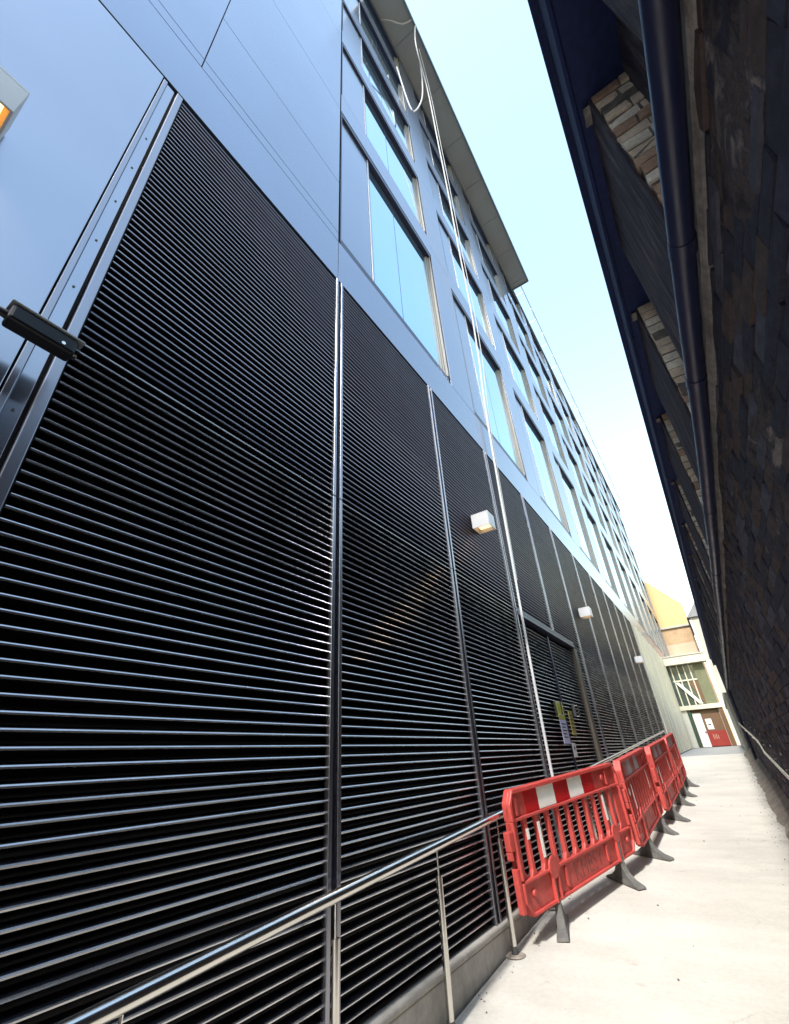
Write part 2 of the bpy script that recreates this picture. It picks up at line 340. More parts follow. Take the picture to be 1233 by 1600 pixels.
for b in range(len(MY)-1):
    y0, y1 = MY[b]+.05, MY[b+1]-.05
    door_bay = b in (3, 4)
    zb = DOOR[2]+.10 if door_bay else ZB
    if b == 4: pass
    lp = part(MB().box(FX-.10, FX-.07, y0-.01, y1+.01, zb, ZT).box(FX-.07, FX-.015, y0-.012, y0, zb, ZT).box(FX-.07, FX-.015, y1, y1+.012, zb, ZT), 'louvre_panel', 'black')
    nsl = int((ZT-zb)/PITCHL)
    if b < 4:
        for k in range(nsl):
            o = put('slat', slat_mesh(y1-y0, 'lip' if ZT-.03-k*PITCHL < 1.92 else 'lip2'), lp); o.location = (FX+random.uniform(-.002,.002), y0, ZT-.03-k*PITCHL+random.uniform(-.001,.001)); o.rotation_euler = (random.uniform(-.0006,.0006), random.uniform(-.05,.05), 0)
    else:
        mm = MB()
        for k in range(nsl):
            z = ZT-.03-k*PITCHL
            mm.prism([(FX+p[0], z+p[1]) for p in slat_profile()], y0, y1, 'y')
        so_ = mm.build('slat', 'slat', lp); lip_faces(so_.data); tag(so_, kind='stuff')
# short piece of louvre right of the door
y0, y1 = DOOR[1]+.20, MY[5]-.05
lp = part(MB().box(FX-.10, FX-.07, y0, y1, ZB, DOOR[2]+.09), 'louvre_panel', 'black'); mm = MB(); z = DOOR[2]+.06
while z > ZB:
    mm.prism([(FX+p[0], z+p[1]) for p in slat_profile()], y0, y1, 'y'); z -= PITCHL
so_ = mm.build('slat', 'slat', lp); lip_faces(so_.data); tag(so_, kind='stuff')
# -- mullions: two flanges either side of a dark channel, jointed at mid height
ZJ = 1.92
for i, y in enumerate(MY):
    if i == 0: continue
    zlo = DOOR[2]+.1 if i == 4 else ZB-.02
    mm = MB().box(FX-.10, FX-.02, y-.049, y+.049, zlo, ZT+.0)
    mo = part(mm, 'mullion', 'navy')
    for s in (-1, 1):
        segs = [(zlo, ZJ-.004), (ZJ+.004, ZT+.02)] if zlo < ZJ-.2 else [(zlo, ZT+.02)]
        for a, c in segs:
            MB().box(FX-.02, FX+.018, y+s*.040-.0155, y+s*.040+.0155, a, c).build('flange', 'mull', mo, bevel=.003)
# -- wide frame and gloss panel at the near end
part(MB().box(FX-.06, FX, -26, .235, -2.6, 4.825), 'gloss_panel', 'darkpanel', bevel=.004)
part(MB().box(FX-.05, FX+.006, .243, .272, -2.6, 4.80), 'frame_strip', 'mull', bevel=.003)
fs_ = part(MB().box(FX-.05, FX-.004, .274, .335, -2.6, 4.79), 'frame_strip', 'darkpanel', bevel=.003)
for k in range(11):
    MB().tube([(FX-.006, .305, 3.9-k*.42), (FX+.001, .305, 3.9-k*.42)], .006, 8).build('screw', 'steeldark', fs_)
part(MB().box(FX-.04, FX-.02, .336, .350, -2.6, 4.79), 'shadow_gap', 'black')
part(MB().box(FX-.05, FX+.022, .352, .398, -2.6, 4.78), 'mullion', 'mull', bevel=.004)
# -- concrete plinth
part(MB().box(FX-.08, FX+.045, .40, 24, -2.4, ZB-.055).box(FX-.08, FX+.052, .42, 24, ZB-.055, ZB-.02), 'plinth', 'plinth', bevel=.01)
# -- metal bands and cladding panels (each its own sheet, 10 mm joints)
def panel(y0, y1, z0, z1, x=FX, t=.03, m='panel'):
    return part(MB().box(x-t, x, y0+.005, y1-.005, z0+.005, z1-.005), 'cladding_panel', m, bevel=.0025)
part(MB().box(FX-.30, FX-.034, -26, 2.335, 4.83, 21.3), 'backing_wall', 'navy')
for (a, c, z0, z1) in [(-26, -2.6, 4.845, 5.62), (-2.6, 2.345, 4.845, 5.62), (-26, -2.6, 5.62, 5.80), (-2.6, .43, 5.62, 5.80), (.43, 2.345, 5.62, 5.80),
                       (-26, -2.6, 5.80, 9.5), (-2.6, .43, 5.80, 9.5), (.43, 2.345, 5.80, 7.05), (.43, 2.345, 7.05, 9.5),
                       (-2.6, .43, 9.5, 13), (.43, 2.345, 9.5, 13), (-2.6, .43, 13, 17), (.43, 2.345, 13, 17), (-2.6, .43, 17, 21.2), (.43, 2.345, 17, 21.2), (-26, -2.6, 9.5, 21.2)]:
    panel(a, c, z0, z1)
OPW, OPP, OP0 = 2.97, 3.90, 2.37
ROWS = [(5.66, 9.50), (10.20, 12.90), (13.55, 15.90), (16.60, 18.90), (19.55, 21.3)]
NC = 11
for k in range(NC):
    a = OP0+OPP*k; c = a+OPP
    panel(a if k else 2.345, c, 4.845, 5.62)
    panel(a+OPW, c, 5.62, 9.85); panel(a+OPW, c, 9.85, 13.2); panel(a+OPW, c, 13.2, 16.3); panel(a+OPW, c, 16.3, 21.3)
    for (z0, z1) in zip([r_[1] for r_ in ROWS[:-1]], [r_[0] for r_ in ROWS[1:]]):
        panel(a-.005, a+OPW+.005, z0, z1)
part(MB().box(FX-.06, FX-.034, 2.345, YEND, 4.81, 5.6), 'backing_wall', 'navy')
# -- windows: one of each row built, then copied along the facade
for ri, (z0, z1) in enumerate(ROWS):
    h = z1-z0; zs = .16
    root = None
    for k in range(NC):
        yk = OP0+OPP*k
        if root is None:
            # local coordinates: x 0 = facade plane, y 0 = near jamb, z 0 = bottom
            mm = MB()
            mm.box(-.22, -.002, .003, .025, 0, h)                       # near reveal
            root = part(mm, 'window', 'navy')
            MB().box(-.24, -.006, .025, OPW-.02, h-.13, h-.004).build('head', 'navy', root, bevel=.004)
            MB().box(-.20, -.03, .025, OPW-.02, .003, zs).build('sill', 'navy', root, bevel=.004)
            MB().box(-.20, -.045, .03, .735, zs, h-.13).build('infill_panel', 'infill', root)
            MB().box(-.20, -.035, .745, .775, zs, h-.13).build('mullion', 'frame', root, bevel=.003)
            MB().box(-.20, -.055, .780, .815, zs, h-.13).build('mullion', 'navy', root, bevel=.003)
            MB().box(-.20, -.095, .82, OPW-.135, zs+.05, h-.18).build('pane', 'glass', root)
            MB().box(-.20, -.085, .82, OPW-.135, h-.18, h-.132).build('frame_rail', 'navy', root); MB().box(-.20, -.085, .82, OPW-.135, zs+.002, zs+.05).build('frame_rail', 'frame', root)
            MB().box(-.12, -.0935, 1.62, 1.632, zs+.05, h-.18).build('glazing_joint', 'navy', root)
            for q, (xx, ya, yb) in enumerate([(-.075, .135, .105), (-.055, .100, .065), (-.02, .060, .022)]):
                MB().box(-.20, xx, OPW-ya, OPW-yb, zs+.002, h-.132).build('jamb', 'jamb', root, bevel=.003)
            root.location = Vector((FX, yk, z0))-B0
        else:
            c = copy_tree(root, B); c.location = Vector((FX, yk, z0))-B0
# -- canopy over the near half, roof coping and railing beyond
cn = part(MB().box(-2.4, -1.21, 3.6, 16.2, 21.46, 21.60), 'canopy', 'soffit')
MB().box(-1.205, -1.15, 3.58, 16.24, 21.40, 21.72).box(-2.38, -1.205, 16.205, 16.25, 21.40, 21.72).build('fascia', 'canopyedge', cn, bevel=.01)
for k in range(7):
    MB().box(-2.3, -1.24, 5.1+k*1.8, 5.112+k*1.8, 21.450, 21.459).build('joint', 'canopyedge', cn)
part(MB().box(-8, FX+.02, -7, 16.2, 21.31, 21.455).box(-8, FX+.06, 16.26, YEND, 21.31, 21.5), 'roof_coping', 'canopyedge', bevel=.01)
rl = part(MB().tube([(-1.66, 16.6, 22.45), (-1.66, 46, 22.45)], .018, 8), 'railing', 'railgrey')
for k in range(15):
    MB().tube([(-1.66, 16.7+k*2.09, 21.4), (-1.66, 16.7+k*2.09, 22.62)], .016, 8).box(-1.76, -1.64, 16.68+k*2.09, 16.72+k*2.09, 22.42, 22.48).box(-2.2, -1.64, 16.68+k*2.09, 16.695+k*2.09, 21.455, 21.475).build('post', 'railgrey', rl)
# -- louvred double door in the ground floor
dr = part(MB().box(FX-.13, FX-.10, DOOR[0], DOOR[1], -1.25, DOOR[2]), 'door', 'black')
for (a, c) in ((DOOR[0]+.03, 8.0), (8.03, DOOR[1]-.03)):
    mm = MB(); z = DOOR[2]-.10
    while z > -1.2:
        mm.prism([(FX-.045+p[0], z+p[1]) for p in slat_profile()], a, c, 'y'); z -= PITCHL
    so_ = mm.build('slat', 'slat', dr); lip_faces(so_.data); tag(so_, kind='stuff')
MB().box(FX-.12, FX-.035, 7.985, 8.045, -1.25, DOOR[2]-.03).build('meeting_stile', 'navy', dr, bevel=.003)
MB().box(FX-.12, FX+.03, DOOR[0]-.02, DOOR[1]+.02, DOOR[2]-.005, DOOR[2]+.045).build('head_rail', 'navy', dr, bevel=.004)
MB().box(FX-.12, FX+.02, DOOR[0]-.02, DOOR[1]+.02, DOOR[2]+.058, DOOR[2]+.095).build('head_channel', 'navy', dr, bevel=.003)
MB().box(FX-.12, FX+.012, DOOR[1], DOOR[1]+.195, -1.25, DOOR[2]-.008).build('jamb', 'doorjamb', dr, bevel=.004)
for (y, z) in ((7.55, .62), (8.62, .64)):
    hd = MB().box(FX-.045, FX+.0, y-.03, y+.03, z-.10, z+.10).build('lock_plate', 'steeldark', dr, bevel=.004)
    MB().tube([(FX+.0, y, z+.07), (FX+.05, y, z+.07), (FX+.05, y, z-.10), (FX+.0, y, z-.10)], .011, 8).build('handle', 'steel', hd)
# -- cream ribbed cladding further along
part(MB().box(FX-.3, FX-.02, 22.1, 34, -2.4, 4.80), 'rear_wall', 'creamgrey')
y = 22.1; i = 0
while y < 33.8:
    wdt = random.choice([.22, .28, .34])
    o = part(MB().box(FX-.02, FX+.03+random.uniform(0,.05), y, y+wdt-.03, gz(y)+.02, 4.80), 'cladding_rib', 'cream' if i % 4 else 'creamgrey', bevel=.006); y += wdt; i += 1

# ------------------------------------------------------------------ things fixed to the new building
def wall_lamp(y, z, label):
    L = empty('wall_lamp', (FX+.02, y, z)); tag(L, label, 'lamp', 'square lamps along the louvred wall')
    s, d = .115, .25
    mm = MB().box(0, d, -s, s, .10, .115).box(0, .012, -s, s, -.10, .10).box(d-.012, d, -s, s, -.10, .10).box(.012, d-.012, -s, -s+.012, -.10, .10).box(.012, d-.012, s-.012, s, -.10, .10)
    mm.build('housing', 'lampwhite', L, bevel=.003)
    MB().box(.013, d-.013, -s+.013, s-.013, .0, .004).build('reflector', 'lampinner', L)
    MB().box(.05, d-.04, -s+.04, s-.04, -.055, -.004).build('diffuser', 'lampglow', L, bevel=.004)
    MB().box(-.03, 0, -.05, .05, -.06, .06).build('back_plate', 'steeldark', L)
    sl = bpy.data.lights.new('lamp_spot', 'SPOT'); sl.energy = 10; sl.color = (1, .66, .32); sl.spot_size = R(120); sl.spot_blend = .6; sl.shadow_soft_size = .05
    so = bpy.data.objects.new('lamp_spot', sl); COL.objects.link(so); so.parent = L; so.location = (d/2, 0, -.065)
    return L
wall_lamp(-.30, 2.75, 'square wall lamp glowing amber on the smooth panel at the left edge')
wall_lamp(5.30, 2.86, 'square white wall lamp lit warm on the louvres above the first barrier')
wall_lamp(11.15, 2.86, 'square white wall lamp on the louvres just beyond the door head')
wall_lamp(19.3, 2.88, 'small far white wall lamp at the end of the louvres')
# camera housing at the left edge
cc = empty('security_camera', (FX, .16, 1.62)); tag(cc, 'black box security camera on an arm over the bright left mullion', 'camera')
bx, by, bz = .20, -.03, .03
MB().box(bx-.04, bx+.04, by, by+.24, bz-.045, bz+.035).build('housing', 'blackplastic', cc, bevel=.012)
MB().box(bx-.046, bx+.046, by-.01, by+.26, bz+.037, bz+.045).build('sunshield', 'railgrey', cc, bevel=.003)
MB().tube([(bx, by+.238, bz-.004), (bx, by+.255, bz-.004)], .028, 16).build('lens', 'lens', cc, smooth=True)
MB().tube([(bx-.042, by+.19, bz-.02), (bx+.043, by+.19, bz-.02)], .008, 8).build('bolt', 'steel', cc)
MB().tube([(0, by-.10, bz-.03), (.10, by-.10, bz-.03), (bx, by-.03, bz-.01), (bx, by+.01, bz-.01)], .02, 10).build('arm', 'blackplastic', cc, smooth=True)
MB().box(0, .02, by-.15, by-.05, bz-.09, bz+.03).build('wall_plate', 'blackplastic', cc, bevel=.004)
# notices on the door
sg = empty('door_notice', (FX+.002, 7.66, .15)); tag(sg, 'tall yellow and pale lilac notice on the louvred door', 'notice')
MB().box(-.006, .004, -.16, .16, .31, .56).build('yellow_sheet', 'yellow', sg); MB().box(-.006, .004, -.16, .16, -.02, .305).build('lilac_sheet', 'lilac', sg)
for k in range(5): MB().box(.004, .0052, -.12, .12-.05*(k % 2), .24-k*.045, .255-k*.045).build('text_line', 'ink', sg)
sg = empty('door_notice', (FX+.002, 8.20, .25)); tag(sg, 'narrow ochre notice beside the lilac one on the door', 'notice')
MB().box(-.006, .004, -.11, .11, 0, .36).build('sheet', 'olive', sg)
for k in range(4): MB().box(.004, .0052, -.08, .08, .28-k*.06, .295-k*.06).build('text_line', 'ink', sg)
sg = empty('door_tag', (FX+.002, 7.98, -.05)); tag(sg, 'small white card with a dark dot low on the door', 'card')
MB().box(-.006, .004, -.09, .09, 0, .19).build('card', 'paper', sg); MB().tube([(.004, 0, .12), (.006, 0, .12)], .03, 12).build('dot', 'ink', sg)
# white cable
def cable(pts, r):
    P_ = [Vector(p) for p in pts]; P_ = [P_[0]*2-P_[1]]+P_+[P_[-1]*2-P_[-2]]; out = []
    for i in range(1, len(P_)-2):
        a, b, c, d = P_[i-1:i+3]
        for k in range(6):
            t = k/6; out.append(.5*((2*b)+(c-a)*t+(2*a-5*b+4*c-d)*t*t+(3*b-a-3*c+d)*t**3))
    return MB().tube(out+[P_[-2]], r, 8)
lowpts = [(-1.99, 6.42, -.45), (-1.99, 6.44, 1.0), (-1.985, 6.52, 2.6), (-1.98, 6.62, 4.4), (-1.96, 6.72, 6.2)]
uppts = [at_x(748, 560, -1.93), at_x(735, 480, -1.86), at_x(716, 385, -1.76), at_x(700, 300, -1.66), at_x(684, 220, -1.55), at_x(668, 140, -1.42), at_x(650, 70, -1.27)]
c1 = cable(lowpts+[tuple(p) for p in uppts]+[(-1.16, uppts[-1].y+.1, 21.76)], .019).build('hanging_cable', 'cable', smooth=True)
tag(c1, 'thick white cable hanging from the canopy down the facade to the barrier', 'cable')
c2 = cable([(p[0]+.03, p[1]+.14, p[2]) for p in [tuple(q) for q in uppts]][::-1]+[(-1.95, 6.80, 6.0), (-1.975, 6.69, 4.2), (-1.985, 6.585, 2.4)], .009).build('hanging_cable', 'cable', smooth=True)
tag(c2, 'thin white cord hanging close beside the thick white cable', 'cord')
lp_ = [at_x(648, 62, -1.26), at_x(658, 110, -1.45), at_x(660, 150, -1.62), at_x(650, 172, -1.78), at_x(640, 165, -1.88), at_x(620, 105, -1.98)]
tag(cable([tuple(p) for p in lp_], .022).build('cable_loop', 'cable', smooth=True), 'slack white loop of cable below the near end of the canopy', 'cable')
lp_ = [(-1.22, at_x(646, 48, -1.22).y, 21.40), (-1.5, 4.75, 21.30), (-1.8, 4.45, 21.32), (-2.02, 4.3, 21.42)]
tag(cable(lp_, .026).build('cable_swag', 'cable', smooth=True), 'white cable swagged across the canopy soffit', 'cable')

# ------------------------------------------------------------------ stainless handrail on the left
HX = -1.945
def rz_(y): return -.712+.0605*y
hr = empty('handrail', (HX, 4.4, gz(4.4))); tag(hr, 'polished stainless steel handrail rising along the black louvres', 'handrail')
H0 = Vector(hr.location)
o = MB().tube([(HX, y_, rz_(y_)+.004*math.sin(y_)) for y_ in [-2, 0, 1, 2, 3, 4, 5, 7, 9, 12, 15, 18, 20.4]]+[(HX, 20.6, rz_(20.6)-.1), (HX, 20.62, rz_(20.6)-.5)], .029, 20).build('rail', 'steel', hr, smooth=True); o.location = -H0
for k, y_ in enumerate([-.95, .12, 1.2, 2.27, 3.34, 4.43]+[5.5+1.07*i for i in range(14)]):
    p = MB().tube([(HX, y_, gz(y_)-.02), (HX, y_, rz_(y_)-.16)], .0225, 16).build('post', 'steel', hr, smooth=True); p.location = -H0
    q = MB().tube([(HX, y_, rz_(y_)-.165), (HX, y_, rz_(y_)-.02)], .007, 8).build('pin', 'steel', p, smooth=True)
    q = MB().tube([(HX, y_, gz(y_)-.01), (HX, y_, gz(y_)+.055)], .026, 14).build('boot', 'steeldark', p, smooth=True)
    MB().tube([(HX, y_, gz(y_)+.001), (HX, y_, gz(y_)+.008)], [.085, .07], 14).build('grout_collar', 'kerbdirt', p)

# ------------------------------------------------------------------ red barriers
def rounded(pts, r, seg=3):
    out = []; n = len(pts)
    for i in range(n):
        p, a, b = Vector(pts[i]), Vector(pts[i-1]), Vector(pts[(i+1) % n])
        da, db = (a-p).normalized(), (b-p).normalized(); rr = min(r, (a-p).length*.45, (b-p).length*.45)
        for k in range(seg+1):
            t = k/seg; q = (p+da*rr)*(1-t)**2+p*2*t*(1-t)+(p+db*rr)*t*t; out.append((q.x, q.y))
    return out
BL, BH, FOOT_YAW = 2.36, .90, R(-33)
def make_barrier():
    """local: x along the barrier, y = thickness (front is -y), z up from the ground; panel bottom at .19"""
    root = empty('traffic_barrier')
    z0 = .19
    def P(pts): return [(a, z0+c) for a, c in pts]
    # plates: thin webs with thick rims, like blow-moulded plastic
    body = MB()
    t = .014
    TB, BT = .665, .235
    top = rounded(P([(.0, TB), (.0, .80), (.07, BH), (BL-.07, BH), (BL, .80), (BL, TB)]), .03)
    body.prism(top, -t, t, 'y')
    bot = rounded(P([(.09, .0), (BL-.09, .0), (BL, .10), (BL, BT), (.0, BT), (.0, .10)]), .03)
    body.prism(bot, -t, t, 'y')
    body.prism(P([(0, BT-.002), (.15, BT-.002), (.095, .30), (.095, .61), (.13, TB+.002), (0, TB+.002)]), -t, t, 'y')
    body.prism(P([(BL-.24, BT-.002), (BL, BT-.002), (BL, TB+.002), (BL-.22, TB+.002), (BL-.185, .61), (BL-.185, .30)]), -t, t, 'y')
    p = body.build('body', 'red', root, bevel=.006)
    rim = MB()
    d = .045
    rim.prism(P([(.075, BH-.035), (.075, BH), (BL-.075, BH), (BL-.075, BH-.035)]), -d, d, 'y')
    rim.prism(P([(0, .795), (.073, BH), (.073, BH-.05), (.035, .78), (.035, .66), (.0, .66)]), -d, d, 'y')
    rim.prism(P([(BL, .795), (BL-.073, BH), (BL-.073, BH-.05), (BL-.035, .78), (BL-.035, .66), (BL, .66)]), -d, d, 'y')
    rim.box(.06, BL-.06, -d+.01, d-.01, z0+.655, z0+.68)
    rim.box(.03, BL-.03, -d+.005, d-.005, z0+.222, z0+.245)
    rim.box(.09, BL-.09, -d+.01, d-.01, z0-.003, z0+.022)
    for a, s in ((0, 1), (BL, -1)):
        rim.box(min(a, a+s*.028), max(a, a+s*.028), -d+.004, d-.004, z0+.25, z0+.66)
        rim.prism(P([(a, .235), (a+s*.03, .235), (a+s*.03, .115), (a+s*.10, .02), (a+s*.09, -.002), (a, .10)]), -d+.005, d-.005, 'y')
    rim.build('rim', 'red', root, bevel=.008)
    # uprights
    nb = 10; x0, x1 = .13, BL-.20
    for i in range(nb):
        x = x0+(x1-x0)*(i+.5)/nb
        s = MB().prism(P([(x-.055, BT), (x-.024, .29), (x-.024, .62), (x-.04, TB), (x+.04, TB), (x+.024, .62), (x+.024, .29), (x+.055, BT)]), -.022, .022, 'y').build('upright', 'red', root, bevel=.008)
        if i in (0, 1, 8):
            za, zb = (.50, .58) if i == 0 else (.33, .60) if i == 1 else (.38, .62)
            MB().box(x-.021, x+.021, -.0245, -.0222, z0+za, z0+zb).build('white_strip', 'white_refl', s)
    # reflective board
    for (a, c, mm) in [(.28, .52, 'red_refl'), (.52, .85, 'white_refl'), (.85, 1.15, 'red_refl'), (1.15, 1.47, 'white_refl'), (1.47, 1.74, 'red_refl')]:
        MB().box(a+.002, c-.002, -t-.004, -t-.0005, z0+.685, z0+.86).build('white_plate' if mm == 'white_refl' else 'red_plate', mm, root)
    # moulded bosses and slots
    for (x, z, rr) in [(.16, .14, .030), (BL-.40, .78, .035), (BL-.16, .14, .03)]:
        MB().tube([(x, -t, z0+z), (x, -t-.022, z0+z)], [rr, rr*.75], 14).build('boss', 'red', root, smooth=True)
    for x in (.115, BL-.29, .74, BL-.72):
        lo = .69 if x in (.115, BL-.29) else .05
        MB().prism(rounded(P([(x-.02, lo), (x+.02, lo), (x+.02, lo+.15), (x-.02, lo+.15)]), .018), -t-.018, -t, 'y').build('slot_rib', 'red', root, bevel=.004)
    # hook connectors
    MB().box(-.075, .0, -.03, .03, z0+.46, z0+.60).box(-.075, -.05, -.03, .03, z0+.40, z0+.46).build('hook', 'red', root, bevel=.008)
    MB().box(BL+.001, BL+.05, -.028, .028, z0+.18, z0+.40).build('eye', 'red', root, bevel=.008)
    MB().box(-.045, -.001, -.026, .026, z0+.04, z0+.34).build('hinge_rib', 'red', root, bevel=.006)
    # stencilled lettering
    # feet
    for x in (.52, BL-.44):
        sk = MB().tube([(x, -.046, z0+.245), (x, -.030, z0+.245)], .085, 18).box(x-.055, x-.035, -.045, -.012, z0+.0, z0+.24).box(x+.035, x+.055, -.045, -.012, z0+.0, z0+.24).build('socket', 'red', root, bevel=.004)
        f = MB(); secs = [(0, .28, .052), (.02, .268, .048), (.05, .165, .036), (.095, .095, .032), (.15, .06, .029), (.21, .045, .027)]
        for (zz, la, wa) in secs: f.v += [(-wa, -la, zz), (wa, -la, zz), (wa, la, zz), (-wa, la, zz)]
        f.f += [(3, 2, 1, 0)]+[(4*i+k, 4*i+(k+1) % 4, 4*i+4+(k+1) % 4, 4*i+4+k) for i in range(len(secs)-1) for k in range(4)]+[tuple(4*(len(secs)-1)+k for k in range(4))]
        f.box(-.027, .027, -.042, -.018, .20, z0+.22)
        fo = f.build('foot', 'rubber', root, bevel=.006); fo.location = (x, 0, 0); fo.rotation_euler = (0, 0, FOOT_YAW)
    return root
bar0 = make_barrier()
BARS = [((-1.845, 4.53), (-1.33, 6.84), 'red plastic barrier nearest the camera with two white reflective plates'),
        ((-1.29, 6.97), (-1.27, 9.33), 'second red barrier along the row, with a grubby reflective board'),
        ((-1.20, 9.30), (-1.17, 11.64), 'third red barrier along the row, half hidden by the second'),
        ((-1.15, 11.75), (-1.18, 14.1), 'farthest red barrier at the end of the row')]
for i, (a, c, lab) in enumerate(BARS):
    o = bar0 if i == 0 else copy_tree(bar0)
    ang = math.atan2(c[1]-a[1], c[0]-a[0])
    o.location = (a[0], a[1], gz(a[1])); o.rotation_euler = (0, -math.atan(.06), ang)
    o.rotation_mode = 'XYZ'
    tag(o, lab, 'barrier', 'red plastic barriers in a row')
    if i:
        for ch in o.children:
            if ch.name.startswith('white_plate'):
                ch.data = ch.data.copy(); ch.data.materials[0] = M['grubby_refl']; ch.scale = (1, 1, 1)
            if ch.name.startswith('foot'): ch.rotation_euler.z = FOOT_YAW+R(random.uniform(-14, 10))
        o.rotation_euler.x = R(random.uniform(-1.5, 1.5))
me = text_mesh('KHBSY', .21, 'stencil', 'stencil_lettering', .0006)
s_ = put('stencil_lettering', me, bar0); s_.location = (1.22, -.0155, .305); s_.rotation_euler = (R(90), 0, 0); s_.scale = (1.0, 1.0, 1)
next(c_ for c_ in bar0.children if c_.name.startswith('foot')).rotation_euler = (0, 0, R(-62))

# ------------------------------------------------------------------ old brick wall on the right
WX = .45
W = empty('old_brick_wall', (WX, 3, gz(3))); tag(W, 'dark sooty old brick wall with piers and eaves on the right', 'wall')
W0 = Vector(W.location)
def wpart(mb, name, m, parent=None, **k):
    o = mb.build(name, m, parent or W, **k)
    if parent is None: o.location = -W0
    return o
YW0, YW1 = -3.0, 24.0
wpart(MB().box(WX+.009, WX+.5, -26, YW1, -2.4, 1.50).box(WX+.20, WX+.6, -26, YW1, 1.50, 3.1), 'core', 'mortar')
# lower wall: real bricks in courses; the nearest 300 single objects, the rest one mesh
bm_cache = []
for s in range(6):
    rr = random.Random(s); j = lambda a: rr.uniform(-a, a)
    mb = MB(); L_, H_, D_ = .215, .064, .10
    v = [(x+j(.004), y+j(.005), z+j(.004)) for (x, y, z) in [(0,0,0), (D_,0,0), (D_,L_,0), (0,L_,0), (0,0,H_), (D_,0,H_), (D_,L_,H_), (0,L_,H_)]]
    mid = [(-.002+j(.002), L_*.3, H_*.5+j(.01)), (-.002+j(.002), L_*.7, H_*.5+j(.01))]
    mb.poly(v+mid, [(3,2,1,0), (4,5,6,7), (0,1,5,4), (1,2,6,5), (2,3,7,6), (0,4,8), (4,7,9,8), (7,3,9), (3,0,8,9)])
    for mm in ('brick_dark', 'brick_brown', 'brick_grey'):
        bm_cache.append((mm, mb.mesh('brick', mm), mb))
bricks = []
c = 0; z = -1.66
while z < 1.40:
    y = YW0+(.1125 if c % 2 else 0)
    while y < YW1-.2:
        if z > gz(y)-.12: bricks.append((y+random.uniform(-.006,.006), z+random.uniform(-.004,.004), random.uniform(-.006,.006)))
        y += .225
    z += .0745; c += 1
def appar(b_):
    d = Vector((WX, b_[0]+.1, b_[1])); zc = d.dot(fwd)
    if zc < .2: return 0
    u, v_ = 616.5+FOCAL*d.dot(right)/zc, 800-FOCAL*d.dot(up)/zc
    return 1/d.length_squared if (u < 1240 and 0 < v_ < 1600) else 0
bricks.sort(key=appar, reverse=True)
rest = {k: MB() for k in ('brick_dark', 'brick_brown', 'brick_grey')}
for i, (y, z, dx) in enumerate(bricks):
    mm, me, mb = random.choices(bm_cache, weights=[(3, 2.2, 1.2)[['brick_dark', 'brick_brown', 'brick_grey'].index(q[0])] for q in bm_cache])[0]
    if i < 300:
        o = put('brick', me, W); o.location = Vector((WX+dx, y, z))-W0; o.rotation_euler = (random.uniform(-.015,.015), 0, random.uniform(-.015,.015))
    else:
        rest[mm].poly([(v[0]+WX+dx, v[1]+y, v[2]+z) for v in mb.v], mb.f)
for k, mb in rest.items(): tag(wpart(mb, 'brickwork', k), kind='stuff')
# ragged skim of sooty render over parts of the lower wall: an uneven sheet that dips behind the brick faces where it has fallen off
from mathutils import noise as mnoise
m = MB(); ny, nz = 260, 52; ya, yb, za, zb = -1.5, 14.0, -.75, 1.43
for j in range(ny+1):
    for i in range(nz+1):
        y = ya+(yb-ya)*(j/ny)**1.5; z = za+(zb-za)*i/nz
        q = mnoise.fractal(Vector((.3, y*.7, z*2.4)), 1.0, 2.0, 5)+.35*mnoise.noise(Vector((5, y*4, z*11)))
        cover = -.75+.25*mnoise.noise(Vector((9, y*.5, z)))
        m.v.append((WX-.004-.040*max(-1, min(1.3, q*1.1+cover*.7)), y, z))
m.f = [(j*(nz+1)+i, (j+1)*(nz+1)+i, (j+1)*(nz+1)+i+1, j*(nz+1)+i+1) for j in range(ny) for i in range(nz)]
wpart(m, 'render_skim', 'old_render', smooth=True)
# cement ledge just below the pipe
m = MB(); rows_ = []
for i in range(150):
    y = YW0+i*(YW1-YW0)/149; k = random.uniform(-.012,.012)
    rows_.append([(WX+.05, y, 1.50), (WX-.012+k*.4, y, 1.49), (WX-.018+k*.6, y, 1.44+k), (WX-.008+k*.5, y, 1.415+k*1.5), (WX+.06, y, 1.40)])
m.poly([p for r_ in rows_ for p in r_], [(j*5+i, (j+1)*5+i, (j+1)*5+i+1, j*5+i+1) for j in range(149) for i in range(4)])
wpart(m, 'cement_ledge', 'cement', smooth=False)
